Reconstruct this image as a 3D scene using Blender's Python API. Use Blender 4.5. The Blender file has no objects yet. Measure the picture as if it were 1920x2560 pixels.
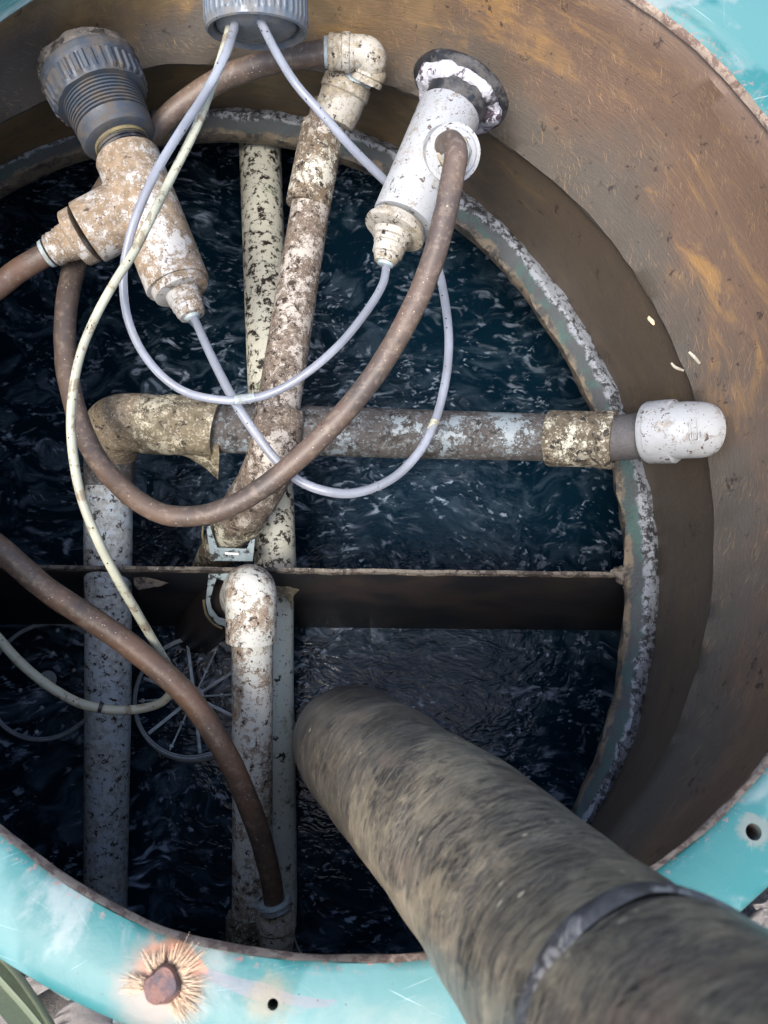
import bpy, bmesh, math, random
from mathutils import Vector, Matrix, Quaternion, noise
random.seed(7)
sc = bpy.context.scene
COL = sc.collection
S = 0.36                     # metres per unit (half width of the tank opening)
F = 1923.0
CAM = Vector((-.009, -.776, 1.297))
w_ = Vector((.298, -.041, 0)); RM = Quaternion(w_.normalized(), w_.length).to_matrix()
B_ = 1.081

def ray(px, py): return RM @ Vector(((px-960)/F, -(py-1280)/F, -1))
def Pz(px, py, z):            # point on a level plane (tank units)
    d = ray(px, py); return CAM + d*((z-CAM.z)/d.z)
def Q(px, py, D):             # point at a given distance (metres)
    return (CAM + ray(px, py)*D)*S
def Dz(px, py, z): d = ray(px, py); return (z-CAM.z)/d.z
def rad(w, D): return w/2*D/F*S

# ------------------------------------------------------------------ objects
def tag(o, label=None, cat=None, group=None, kind=None):
    if label: o['label'] = label
    if cat: o['category'] = cat
    if group: o['group'] = group
    if kind: o['kind'] = kind
    return o
def thing(name, label, cat, loc=(0,0,0), group=None):
    o = bpy.data.objects.new(name, None); COL.objects.link(o)
    o.location = loc; o.empty_display_size = .02
    return tag(o, label, cat, group)
def link(name, bm, mat, parent=None, angle=38):
    bmesh.ops.recalc_face_normals(bm, faces=bm.faces[:])
    lim = math.radians(angle)
    for e in bm.edges:
        if len(e.link_faces) == 2 and e.calc_face_angle(0) > lim: e.smooth = False
    for f in bm.faces: f.smooth = True
    me = bpy.data.meshes.new(name); bm.to_mesh(me); bm.free()
    o = bpy.data.objects.new(name, me); COL.objects.link(o)
    for m in (mat if isinstance(mat, (list, tuple)) else [mat]): me.materials.append(m)
    if parent:
        o.parent = parent
        root = parent
        off = Vector(root.location)
        if root.parent: off = off + Vector(root.parent.location)
        o.location = -off
    return o

def catmull(P, n):
    out = []
    m = len(P)
    for i in range(m-1):
        p0, p1, p2, p3 = P[max(i-1,0)], P[i], P[i+1], P[min(i+2,m-1)]
        for k in range(n):
            t = k/n
            out.append([.5*((2*b)+(-a+c)*t+(2*a-5*b+4*c-d)*t*t+(-a+3*b-3*c+d)*t**3) for a,b,c,d in zip(p0,p1,p2,p3)])
    out.append(list(P[-1])); return out

def sweep(bm, pts, seg=24, caps=True, rough=0, rscale=60, ribs=0, ribd=0, seed=0, hexa=False):
    """pts: list of (Vector, radius) -> tube with UVs in metres (u round, v along)"""
    uvl = bm.loops.layers.uv.verify()
    n = len(pts)
    T = []
    for i in range(n):
        a = pts[max(i-1,0)][0]; b = pts[min(i+1,n-1)][0]
        d = b-a
        T.append(d.normalized() if d.length > 1e-9 else (T[-1] if T else Vector((0,0,1))))
    up = Vector((0,0,1)) if abs(T[0].z) < .9 else Vector((0,1,0))
    N = (up - T[0]*up.dot(T[0])).normalized()
    rings = []; L = 0; Ls = []
    for i,(p,r) in enumerate(pts):
        if i:
            L += (p-pts[i-1][0]).length + abs(r-pts[i-1][1])
            N = (N - T[i]*N.dot(T[i])).normalized()
        Ls.append(L)
        Bn = T[i].cross(N)
        ring = []
        for k in range(seg):
            a = 2*math.pi*k/seg
            rr = r
            if ribs and r > 0: rr = r*(1+ribd*(1 if (k*ribs//seg*2) % 2 == 0 and math.sin(a*ribs) > .2 else 0))
            q = p + (N*math.cos(a)+Bn*math.sin(a))*rr
            if rough:
                q += (N*math.cos(a)+Bn*math.sin(a))*rough*noise.noise(q*rscale+Vector((seed,0,0)))
            ring.append(bm.verts.new(q))
        rings.append(ring)
    R0 = max(r for _,r in pts)
    for i in range(n-1):
        for k in range(seg):
            k2 = (k+1) % seg
            f = bm.faces.new((rings[i][k], rings[i][k2], rings[i+1][k2], rings[i+1][k]))
            us = (k/seg, (k+1)/seg, (k+1)/seg, k/seg); vs = (Ls[i], Ls[i], Ls[i+1], Ls[i+1])
            for l,u,v in zip(f.loops, us, vs): l[uvl].uv = (u*2*math.pi*R0, v)
    if caps:
        for rg in (rings[0], rings[-1]):
            if (rg[0].co-rg[seg//2].co).length > 1e-6: bm.faces.new(rg)
    return bm

def tube(name, pts, mat, parent=None, seg=24, n=10, **kw):
    """pts: (px,py,D,w)"""
    P = []
    for (x,y,D,w) in pts:
        q = Q(x,y,D); P.append((q.x,q.y,q.z,rad(w,D)))
    C = catmull(P, n) if n > 1 else P
    bm = bmesh.new()
    sweep(bm, [(Vector(c[:3]), c[3]) for c in C], seg, **kw)
    return link(name, bm, mat, parent)

def fit_bm(bm, A, Bp, prof, seg=32, **kw):
    a = Q(*A); b = Q(*Bp)
    L = math.hypot(Bp[0]-A[0], Bp[1]-A[1])
    if len(A) > 3: L = A[3]
    pts = []
    for s,w in prof:
        t = s/L; D = A[2]+(Bp[2]-A[2])*t
        pts.append((a+(b-a)*t, max(rad(w,D), 1e-5)))
    # tiny nudge so that equal stations keep a direction
    d = (b-a).normalized()
    out = []
    for i,(p,r) in enumerate(pts):
        out.append((p + d*(i*1e-6), r))
    uv = bm.loops.layers.uv.verify()
    n0 = len(out)
    # straight axis: custom frames
    up = Vector((0,0,1)) if abs(d.z) < .9 else Vector((0,1,0))
    N = (up-d*up.dot(d)).normalized(); Bn = d.cross(N)
    ribs = kw.get('ribs', 0); ribd = kw.get('ribd', 0); ribr = kw.get('ribr', None); rough = kw.get('rough', 0)
    rings = []
    for i,(p,r) in enumerate(out):
        ring = []
        for k in range(seg):
            an = 2*math.pi*(k+.5)/seg
            rr = r
            if ribs and (ribr is None or i in ribr):
                rr = r*(1+(ribd if math.sin(an*ribs) > .15 else 0))
            q = p+(N*math.cos(an)+Bn*math.sin(an))*rr
            if rough: q += (N*math.cos(an)+Bn*math.sin(an))*rough*noise.noise(q*90)
            ring.append(bm.verts.new(q))
        rings.append(ring)
    v = 0
    for i in range(n0-1):
        dv = (out[i+1][0]-out[i][0]).length+abs(out[i+1][1]-out[i][1])
        for k in range(seg):
            k2 = (k+1) % seg
            f = bm.faces.new((rings[i][k], rings[i][k2], rings[i+1][k2], rings[i+1][k]))
            for l,uu,vv in zip(f.loops, (k,k+1,k+1,k), (v,v,v+dv,v+dv)): l[uv].uv = (uu/seg*2*math.pi*out[i][1], vv)
        v += dv
    bm.faces.new(rings[0]); bm.faces.new(rings[-1])
    return bm
def fitting(name, A, Bp, prof, mat, parent=None, seg=40, **kw):
    bm = bmesh.new(); fit_bm(bm, A, Bp, prof, seg, **kw)
    return link(name, bm, mat, parent, angle=30)

def blob(bm, c, r, sub=2, k=.25, sc_=(1,1,1), rot=None, seed=0, fs=1.2):
    res = bmesh.ops.create_icosphere(bm, subdivisions=sub, radius=1)
    for v in res['verts']:
        n_ = v.co.copy()
        v.co = n_*(1+k*noise.noise(n_*fs+Vector((seed*3.1, seed, 0))))
        v.co = Vector((v.co.x*sc_[0], v.co.y*sc_[1], v.co.z*sc_[2]))*r
        if rot: v.co = rot @ v.co
        v.co += c

# ------------------------------------------------------------------ materials
class M:
    def __init__(s, name):
        s.m = bpy.data.materials.new(name); s.m.use_nodes = True
        s.t = s.m.node_tree; s.n = s.t.nodes; s.b = s.n['Principled BSDF']; s.c = 0
        s.obj = s.n.new('ShaderNodeTexCoord')
    def L(s, a, b): s.t.links.new(a, b)
    def inp(s, sock, v):
        if isinstance(v, (int, float)): sock.default_value = v
        elif isinstance(v, (tuple, list)): sock.default_value = tuple(v)+((1,) if len(v) == 3 and sock.type == 'RGBA' else ())
        else: s.L(v, sock)
    def coord(s, kind='Object', scale=(1,1,1), rot=(0,0,0), loc=(0,0,0)):
        mp = s.n.new('ShaderNodeMapping'); s.L(s.obj.outputs[kind], mp.inputs[0])
        mp.inputs['Scale'].default_value = scale; mp.inputs['Rotation'].default_value = rot; mp.inputs['Location'].default_value = loc
        return mp.outputs[0]
    def noise(s, scale, detail=4, rough=.55, dist=0, vec=None, out='Fac'):
        n = s.n.new('ShaderNodeTexNoise'); n.inputs['Scale'].default_value = scale; n.inputs['Detail'].default_value = detail
        n.inputs['Roughness'].default_value = rough; n.inputs['Distortion'].default_value = dist
        s.L(vec if vec is not None else s.obj.outputs['Object'], n.inputs['Vector'])
        return n.outputs[out]
    def vor(s, scale, vec=None, feat='F1', out='Distance', rnd=1):
        n = s.n.new('ShaderNodeTexVoronoi'); n.inputs['Scale'].default_value = scale; n.feature = feat; n.inputs['Randomness'].default_value = rnd
        s.L(vec if vec is not None else s.obj.outputs['Object'], n.inputs['Vector'])
        return n.outputs[out]
    def step(s, v, a, b, lo=0., hi=1.):
        n = s.n.new('ShaderNodeMapRange'); n.interpolation_type = 'SMOOTHSTEP'
        s.L(v, n.inputs[0]); n.inputs[1].default_value = a; n.inputs[2].default_value = b; n.inputs[3].default_value = lo; n.inputs[4].default_value = hi
        return n.outputs[0]
    def math(s, op, a, b=0.):
        n = s.n.new('ShaderNodeMath'); n.operation = op; s.inp(n.inputs[0], a); s.inp(n.inputs[1], b); n.use_clamp = False
        return n.outputs[0]
    def mix(s, f, a, b):
        n = s.n.new('ShaderNodeMix'); n.data_type = 'RGBA'; s.inp(n.inputs[0], f); s.inp(n.inputs[6], a); s.inp(n.inputs[7], b)
        return n.outputs[2]
    def xyz(s, v):
        n = s.n.new('ShaderNodeSeparateXYZ'); s.L(v, n.inputs[0]); return n.outputs
    def bump(s, h, st=.5, dist=.001, nrm=None):
        n = s.n.new('ShaderNodeBump'); n.inputs['Strength'].default_value = st; n.inputs['Distance'].default_value = dist
        s.L(h, n.inputs['Height'])
        if nrm is not None: s.L(nrm, n.inputs['Normal'])
        return n.outputs[0]
    def done(s, col, rough=.6, nrm=None, **kw):
        s.inp(s.b.inputs['Base Color'], col); s.inp(s.b.inputs['Roughness'], rough)
        if nrm is not None: s.L(nrm, s.b.inputs['Normal'])
        for k,v in kw.items(): s.inp(s.b.inputs[k.replace('_',' ')], v)
        return s.m

def pvc(name, base, film, dirt, film_cov=.5, dirt_cov=.35, sc_=1., seed=0., pink=False, rough=.5, grit=.6):
    """white pvc: a brown film broken into blotches, dark clumps and fine grit on top. coverages 0..1"""
    m = M(name)
    v = m.coord(loc=(seed, seed*1.7, seed*.3))
    big = m.noise(24*sc_, 5, .6, .2, v)
    mid = m.noise(130*sc_, 6, .72, .1, v)
    fine = m.noise(420*sc_, 4, .7, 0, v)
    mv = m.math('ADD', m.math('MULTIPLY', big, .85), m.math('ADD', m.math('MULTIPLY', mid, .75), m.math('MULTIPLY', fine, .35)))   # ~.98 mean
    t = .975-(.5-film_cov)*.42
    mk = m.step(mv, t-.025, t+.025, 1, 0)
    mk = m.math('MULTIPLY', mk, m.step(m.noise(260*sc_, 3, .6, 0, v), .36, .50, .55, 1))
    fcol = m.mix(m.step(m.noise(130*sc_, 4, .6, 0, v), .35, .65), film, tuple(c*1.75 for c in film))
    bcol = m.mix(m.noise(30*sc_, 3, .5, 0, v), base, tuple(c*.82 for c in base))
    c = m.mix(mk, bcol, fcol)
    dk = m.noise(105*sc_, 8, .74, .2, m.coord(loc=(seed+5, 3, seed)))
    td = .655-(dirt_cov*.2)
    dm = m.step(dk, td, td+.025)
    c = m.mix(dm, c, dirt)
    gr = m.vor(330*sc_, m.coord(loc=(seed, 1, 2)))
    gm = m.math('MULTIPLY', m.step(m.math('ADD', gr, m.math('MULTIPLY', m.noise(90,3,.6,0,v), .9)), .50, .62, 1, 0), m.step(m.noise(55*sc_, 3, .6, 0, v), .60-grit*.2, .72-grit*.2))
    c = m.mix(gm, c, dirt)
    wf = m.math('MULTIPLY', m.step(m.vor(240*sc_, m.coord(loc=(9, seed, 2))), .1, .2, 1, 0), m.step(m.noise(90*sc_, 3, .6, 0, v), .5, .6))
    c = m.mix(m.math('MULTIPLY', wf, .8), c, base)
    h = m.math('ADD', m.math('MULTIPLY', mk, .5), m.math('ADD', m.math('MULTIPLY', dm, 1.), m.math('MULTIPLY', fine, .6)))
    return m.done(c, m.step(mk, 0, 1, rough, .85), m.bump(h, .55, .0007))

W = (.5,.63,.57)
m_pale  = pvc('cream_pvc', (.56,.56,.47), (.24,.27,.19), (.018,.014,.010), .16, .66, 1.0, 1)
m_pale2 = pvc('cream_pvc_front', (.62,.68,.60), (.30,.30,.22), (.018,.014,.012), .22, .38, 1., 11)
m_slant = pvc('speckled_pvc', (.42,.385,.34), (.088,.067,.050), (.028,.018,.012), .60, .50, 1.4, 2)
m_slant2= pvc('speckled_sleeve', (.55,.54,.46), (.085,.062,.040), (.020,.014,.010), .60, .45, 1., 4)
m_top   = pvc('dusty_white_fitting', (.40,.38,.33), (.20,.17,.12), (.02,.015,.012), .50, .42, 1.3, 6)
m_tan   = pvc('tan_stained_pvc', (.44,.435,.415), (.15,.11,.07), (.05,.03,.025), .60, .22, 1.1, 3)
m_white = pvc('white_pvc', (.35,.365,.375), (.22,.20,.17), (.07,.045,.03), .26, .30, 1.2, 8, grit=1.6)
m_dark  = pvc('grimy_pvc', (.19,.23,.25), (.036,.032,.030), (.018,.016,.014), .74, .45, .8, 5)
m_grime = pvc('grimy_coupling', (.50,.49,.40), (.065,.052,.034), (.02,.016,.012), .68, .5, .9, 7)
m_elbowd= pvc('mossy_elbow', (.50,.46,.38), (.115,.090,.058), (.022,.016,.012), .85, .33, 1.2, 9)
m_blue  = pvc('blue_grey_pvc', (.44,.51,.56), (.25,.26,.25), (.03,.025,.022), .55, .48, 1.3, 12)
m_front = pvc('white_speckled_pvc', (.62,.63,.58), (.21,.16,.115), (.035,.022,.018), .46, .42, 1.3, 10)
m_olive = pvc('olive_grime_pvc', (.45,.42,.32), (.09,.075,.048), (.025,.02,.014), .62, .40, 1., 13)

def mk_plastic(name, col, dust, seed=0, rough=.35):
    m = M(name); v = m.coord(loc=(seed,0,0))
    d = m.step(m.math('ADD', m.noise(50, 5, .65, 0, v), m.math('MULTIPLY', m.noise(380, 3, .6, 0, v), .3)), .56, .78)
    c = m.mix(m.math('MULTIPLY', d, .75), col, dust)
    sp = m.step(m.vor(260, v), .12, .18, 1, 0)
    c = m.mix(m.math('MULTIPLY', sp, m.step(m.noise(40,2,.5,0,v), .5, .6)), c, (.02,.016,.013))
    return m.done(c, m.step(d, 0, 1, rough, .8), m.bump(m.noise(300, 4, .6, 0, v), .35, .0004))
m_greyP = mk_plastic('grey_plastic', (.085,.108,.135), (.15,.14,.125), 1)
m_greyN = mk_plastic('dirty_grey_plastic', (.042,.054,.072), (.080,.066,.050), 3, .5)
m_black = mk_plastic('black_rubber', (.014,.016,.02), (.09,.085,.08), 4, .4)
m_olivebrass = mk_plastic('olive_plastic', (.18,.155,.08), (.10,.08,.05), 5, .5)
m_teal = mk_plastic('pale_grey_plastic', (.30,.37,.40), (.2,.2,.17), 6, .4)
m_disc = mk_plastic('diffuser_plastic', (.22,.26,.29), (.36,.40,.43), 7, .35)
m_spoke = mk_plastic('spoke_plastic', (.50,.58,.64), (.25,.28,.30), 8, .5)

def m_epoxy():
    m = M('white_sealant'); n1 = m.noise(70, 8, .72, .6)
    c = m.mix(m.step(n1, .50, .57), (.50,.50,.55), (.06,.045,.06))
    c = m.mix(m.step(m.noise(22, 4, .6), .58, .68), c, (.035,.035,.04))
    return m.done(c, .45, m.bump(m.noise(90, 8, .7, .5), 1, .003))
m_epoxy = m_epoxy()

def m_hose(name, a, b, seed):
    m = M(name); v = m.coord(loc=(seed,0,0))
    c = m.mix(m.step(m.noise(13, 4, .6, .3, v), .35, .65), a, b)
    c = m.mix(m.math('MULTIPLY', m.step(m.noise(150, 8, .74, 0, v), .50, .62), .5), c, (.20,.158,.120))
    c = m.mix(m.step(m.noise(95, 7, .7, 0, v), .64, .69), c, (.035,.022,.017))
    sp = m.math('MULTIPLY', m.step(m.vor(190, v), .07, .12, 1, 0), m.step(m.noise(30,2,.5,0,v), .45, .55))
    c = m.mix(sp, c, (.42,.36,.28))
    return m.done(c, .48, m.bump(m.noise(330, 5, .7, 0, v), .5, .0006))
m_hoseA = m_hose('brown_hose', (.060,.047,.041), (.108,.074,.055), 0)
m_hoseB = m_hose('rust_brown_hose', (.062,.049,.041), (.138,.080,.052), 4)

def m_clear(name, col, stain, tr=.35, cov=.63):
    m = M(name); v = m.coord()
    s1 = m.step(m.noise(70, 7, .7, .3, v), cov, cov+.06)
    dots = m.math('MULTIPLY', m.step(m.vor(170, v), .10, .16, 1, 0), m.step(m.noise(60,3,.5,0,v), .48, .56))
    c = m.mix(m.step(m.noise(25, 3, .5, 0, v), .4, .65), col, tuple(x*.8 for x in col))
    c = m.mix(m.math('MULTIPLY', s1, .7), c, stain)
    c = m.mix(dots, c, (.035,.022,.018))
    return m.done(c, .22, m.bump(m.noise(260, 3, .5, 0, v), .2, .0003), Transmission_Weight=tr, IOR=1.35, Subsurface_Weight=.25, Subsurface_Radius=(.004,.004,.005))
m_tubeB = m_clear('milky_blue_tubing', (.50,.54,.62), (.20,.16,.13), .62)
m_tubeC = m_clear('stained_cream_tubing', (.46,.47,.37), (.17,.125,.08), .12, .54)
m_tubeD = m_clear('pale_tubing', (.46,.52,.56), (.22,.19,.14), .2, .58)

# wall: uv = (metres round, depth)
def m_wall(name, dark, mid, amber, zspan, gain=1., streak=.42):
    m = M(name)
    ob = m.obj.outputs['Object']; uv = m.obj.outputs['UV']
    big = m.noise(5.5, 5, .62, .6, ob)
    u1 = m.coord('UV', (7, 26, 1), (0,0,.55))
    pat = m.noise(1.0, 6, .68, 1.1, u1)
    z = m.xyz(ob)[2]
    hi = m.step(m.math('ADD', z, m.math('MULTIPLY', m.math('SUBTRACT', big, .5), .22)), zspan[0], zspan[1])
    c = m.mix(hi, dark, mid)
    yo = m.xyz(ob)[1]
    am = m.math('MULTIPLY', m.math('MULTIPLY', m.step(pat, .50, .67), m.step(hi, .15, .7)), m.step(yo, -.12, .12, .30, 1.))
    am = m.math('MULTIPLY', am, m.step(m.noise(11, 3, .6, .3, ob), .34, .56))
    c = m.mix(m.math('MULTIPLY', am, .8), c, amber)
    xo = m.xyz(ob)[0]
    ol = m.step(m.math('ADD', xo, m.math('MULTIPLY', m.math('SUBTRACT', m.noise(9,4,.6,.4,ob), .5), .5)), .12, -.05)
    ol = m.math('MULTIPLY', ol, m.step(hi, 0, .8))
    c = m.mix(m.math('MULTIPLY', ol, .8), c, m.mix(m.step(m.noise(20,5,.65,.4,ob), .42,.6), (.155,.112,.052), (.24,.16,.07)))
    # short bright glass fibres, two directions
    tot = None
    for k,(ro, a, b) in enumerate(((.62, 55, 900), (.30, 70, 1200), (.95, 60, 1000))):
        u2 = m.coord('UV', (1,1,1), (0,0,ro)); mp = m.n.new('ShaderNodeMapping'); m.L(u2, mp.inputs[0]); mp.inputs['Scale'].default_value = (a, b, 1)
        fn = m.noise(1.0, 2, .5, .1, mp.outputs[0])
        s_ = m.step(fn, .62, .70)
        tot = s_ if tot is None else m.math('MAXIMUM', tot, s_)
    fib = m.math('MULTIPLY', tot, m.step(m.noise(38, 4, .6, 0, ob), .42, .62))
    c = m.mix(m.math('MULTIPLY', fib, streak), c, tuple(min(1, x*1.3+.07) for x in amber))
    dk = m.step(m.noise(70, 7, .72, .4, ob), .60, .66)
    c = m.mix(m.math('MULTIPLY', dk, .75), c, (.014,.010,.010))
    gw = m.step(m.noise(170, 4, .6, 0, ob), .74, .78)
    c = m.mix(m.math('MULTIPLY', gw, .6), c, (.4,.33,.22))
    fine = m.noise(500, 4, .7, 0, ob)
    h = m.math('ADD', m.math('MULTIPLY', m.noise(1.0, 5, .6, .3, m.coord('UV', (60, 500, 1), (0,0,.5))), .7), m.math('MULTIPLY', fine, .5))
    return m.done(c, m.step(pat, .3, .7, .38, .6), m.bump(h, .5, .0012))
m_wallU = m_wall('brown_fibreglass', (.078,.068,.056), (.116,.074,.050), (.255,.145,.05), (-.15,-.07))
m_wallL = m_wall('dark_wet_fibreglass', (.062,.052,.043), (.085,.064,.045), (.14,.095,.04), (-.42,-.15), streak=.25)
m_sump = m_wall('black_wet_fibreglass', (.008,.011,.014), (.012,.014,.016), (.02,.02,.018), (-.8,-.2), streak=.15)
def m_div():
    m = M('dark_divider'); ob = m.obj.outputs['Object']
    c = m.mix(m.step(m.noise(12,6,.65,.5), .4,.66), (.012,.013,.016), (.030,.024,.022))
    c = m.mix(m.step(m.noise(1,4,.6,.3, m.coord('Object',(6,6,90))), .6,.7,0,.5), c, (.03,.03,.032))
    return m.done(c, .42, m.bump(m.noise(150,6,.7), .5, .001))
m_div = m_div()
def m_topedge(name='worn_edge', a=(.13,.115,.095), b=(.035,.028,.024)):
    m = M(name)
    c = m.mix(m.step(m.noise(90, 7, .7, .3), .46, .56), a, b)
    c = m.mix(m.step(m.noise(230, 4, .7), .62, .7), c, (.34,.32,.28))
    return m.done(c, .7, m.bump(m.noise(260, 6, .7), .9, .0015))
m_tedge = m_topedge()
m_cut = m_topedge('cut_laminate', (.30,.235,.185), (.15,.10,.08))
def m_ledge():
    m = M('lime_crusted_ledge'); uv = m.xyz(m.obj.outputs['UV']); ob = m.obj.outputs['Object']
    n1 = m.noise(130, 8, .78, .2, ob)
    grey = m.mix(m.step(m.math('ADD', n1, m.math('MULTIPLY', m.math('SUBTRACT', m.noise(14,3,.5,0,ob), .5), .3)), .485, .55), (.25,.275,.31), (.028,.03,.034))
    teal = m.mix(m.step(m.noise(26, 6, .7, .3, ob), .38, .54), (.05,.095,.09), (.060,.068,.074))
    edge = m.mix(m.step(m.noise(60, 5, .7, .5, ob), .45, .6), (.17,.14,.10), (.05,.05,.05))
    # uv.y runs 0 (inner edge) .. 1 (wall)
    vv = m.math('ADD', uv[1], m.math('MULTIPLY', m.math('SUBTRACT', m.noise(22, 5, .7, 0, ob), .5), .55))
    c = m.mix(m.step(vv, .36, .44), teal, grey)
    c = m.mix(m.step(vv, .08, .16, 1, 0), c, edge)
    return m.done(c, .6, m.bump(m.math('ADD', n1, m.noise(300,4,.7,0,ob)), .9, .0016))
m_ledge = m_ledge()
def m_rim():
    m = M('turquoise_gelcoat'); ob = m.obj.outputs['Object']; uv = m.obj.outputs['UV']
    a = m.noise(5.5, 5, .55, .8, ob)
    c = m.mix(m.step(a, .455, .50), (.022,.140,.146), (.070,.195,.200))
    chalk = m.step(m.noise(11, 7, .62, .9, m.coord(loc=(2.2,.7,0))), .52, .66)
    c = m.mix(m.math('MULTIPLY', chalk, .72), c, (.22,.27,.275))
    gr = m.step(m.noise(9, 6, .6, .5, m.coord(loc=(4,1,0))), .50, .66)
    c = m.mix(m.math('MULTIPLY', gr, .55), c, (.22,.265,.24))
    gouge = m.noise(1.0, 5, .62, .5, m.coord('UV', (7, 60, 1), (0,0,.04)))
    c = m.mix(m.step(gouge, .665, .695, 0, .5), c, (.20,.16,.20))
    scr = None
    for ro,a1,b1 in ((.25,14,1000),(-.45,16,1100),(.9,18,1000),(.02,8,900)):
        u2 = m.coord('UV', (1,1,1), (0,0,ro)); mp = m.n.new('ShaderNodeMapping'); m.L(u2, mp.inputs[0]); mp.inputs['Scale'].default_value = (a1,b1,1)
        s_ = m.step(m.noise(1.0, 1, .5, .05, mp.outputs[0]), .74, .80)
        scr = s_ if scr is None else m.math('MAXIMUM', scr, s_)
    c = m.mix(m.math('MULTIPLY', scr, .65), c, (.40,.52,.52))
    dots = m.math('MULTIPLY', m.step(m.vor(170), .06, .10, 1, 0), m.step(m.noise(16,3,.6,0,ob), .47, .56))
    c = m.mix(m.math('MULTIPLY', dots, .85), c, (.04,.05,.06))
    # worn purple-brown flecks near the inner edge (uv.y = metres from the inner edge)
    vy = m.xyz(uv)[1]
    near = m.math('MULTIPLY', m.step(vy, .001, .009, 1, 0), m.step(m.noise(260, 6, .75, .3, ob), .56, .60))
    c = m.mix(near, c, (.26,.16,.15))
    # the outer roll is rubbed through to pale laminate
    outr = m.math('MULTIPLY', m.step(m.math('ADD', vy, m.math('MULTIPLY', m.math('SUBTRACT', m.noise(1,5,.7,.2,m.coord('UV',(9,90,1))), .5), .035)), .058, .074), 1.)
    c = m.mix(m.math('MULTIPLY', outr, .75), c, (.30,.36,.37))
    # rust bleeding round the two fixings
    for (px,py,r0,r1,colr,amt) in ((413,2450,.006,.030,(.20,.165,.125),.8), (420,2432,.009,.020,(.50,.17,.05),.9), (395,2470,.01,.032,(.20,.155,.135),.6), (672,2498,.003,.017,(.23,.18,.11),.6), (505,2410,.0,.006,(.60,.22,.12),.9), (1882,2078,.006,.011,(.20,.19,.165),.6)):
        q = Pz(px,py,0)*S
        vm = m.n.new('ShaderNodeVectorMath'); vm.operation = 'DISTANCE'; m.L(ob, vm.inputs[0]); vm.inputs[1].default_value = q
        dd = m.math('ADD', vm.outputs['Value'], m.math('MULTIPLY', m.math('SUBTRACT', m.noise(85,6,.7,.8,ob), .5), .022))
        c = m.mix(m.step(dd, r0, r1, amt, 0), c, colr)
    return m.done(c, m.step(a, .3, .7, .42, .6), m.bump(m.math('ADD', m.math('MULTIPLY', m.noise(40,5,.6), 1.), m.math('MULTIPLY', scr, .15)), .3, .002))
m_rim = m_rim()
def m_bigpipe(name='fibre_streaked_pipe', seed=0, along=0):
    m = M(name); uv = 'UV'
    tot = None
    wq = m.noise(7, 4, .6, .3, m.obj.outputs['Object'], out='Color')
    def fib(a, b, ro, lo, hi, ds):
        u2 = m.coord(uv, (1,1,1), (0,0,ro), (seed,0,0))
        vm = m.n.new('ShaderNodeVectorMath'); vm.operation = 'MULTIPLY_ADD'; m.L(wq, vm.inputs[0]); vm.inputs[1].default_value = (.04,.04,0); m.L(u2, vm.inputs[2])
        mp = m.n.new('ShaderNodeMapping'); m.L(vm.outputs[0], mp.inputs[0]); mp.inputs['Scale'].default_value = (a,b,1)
        return m.step(m.noise(1.0, 4, .6, ds, mp.outputs[0]), lo, hi)
    f1 = fib(40, 900, .10, .50, .68, .7)
    f2 = fib(90, 1300, -.45, .55, .66, .5)
    f3 = fib(90, 1350, .75, .56, .66, .5)
    f4 = fib(16, 38, .1, .36, .64, 2.)
    f5 = fib(30, 330, -.08, .46, .68, 1.4)
    v = m.xyz(m.obj.outputs['UV'])[1]
    dens = m.step(m.math('ADD', v, m.math('MULTIPLY', m.math('SUBTRACT', m.noise(14,4,.6,.3), .5), .12)), .0, .26, .12, 1)
    wear = m.math('MULTIPLY', m.step(m.noise(17, 5, .66, .7), .28, .56), dens)
    c = m.mix(f4, (.017,.018,.020), (.060,.057,.053))
    tb = m.math('ADD', m.math('MULTIPLY', fib(34, 150, .08, .40, .66, 1.6), .45), m.math('MULTIPLY', m.step(m.noise(22, 9, .72, .5, m.coord(loc=(1,6,2))), .46, .58), .55))
    c = m.mix(m.math('MULTIPLY', tb, m.math('MULTIPLY', dens, .7)), c, (.34,.28,.185))
    c = m.mix(m.math('MULTIPLY', f5, m.math('MULTIPLY', wear, .45)), c, (.22,.185,.135))
    c = m.mix(m.math('MULTIPLY', f1, m.math('ADD', m.math('MULTIPLY', wear, .35), .10)), c, (.36,.31,.23))
    c = m.mix(m.math('MULTIPLY', m.math('MAXIMUM', f2, f3), m.math('MULTIPLY', wear, .42)), c, (.38,.33,.24))
    bl = m.math('MULTIPLY', fib(60, 240, .15, .50, .70, 1.6), m.step(m.noise(12, 3, .6, .3), .42, .58))
    c = m.mix(m.math('MULTIPLY', bl, .7), c, (.013,.014,.016))
    c = m.mix(m.math('MULTIPLY', m.step(m.noise(13,4,.6,.3, m.coord(loc=(3,3,3))), .58, .72), m.math('MULTIPLY', dens,.5)), c, (.24,.16,.12))
    fl = m.step(m.vor(95, m.coord(uv, (.5,1.3,1))), .07, .11, 1, 0)
    fl = m.math('MULTIPLY', fl, m.step(m.noise(30), .5, .6))
    c = m.mix(fl, c, (.62,.55,.40))
    return m.done(c, .36, m.bump(m.math('ADD', m.math('MULTIPLY', m.math('MAXIMUM', f2, f3), .3), m.noise(260,5,.7)), .35, .0008))
m_big = m_bigpipe()
def m_bandmat():
    m = M('scuffed_band'); 
    c = m.mix(m.step(m.noise(26,6,.65,.8), .44,.60), (.045,.045,.046), (.13,.13,.135))
    c = m.mix(m.step(m.noise(60,6,.7,.4), .57,.62), c, (.24,.23,.22))
    c = m.mix(m.step(m.noise(14,3,.6), .62,.7), c, (.20,.14,.11))
    return m.done(c, .4, m.bump(m.noise(80,6,.7), .6, .002))
m_band = m_bandmat()
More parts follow.
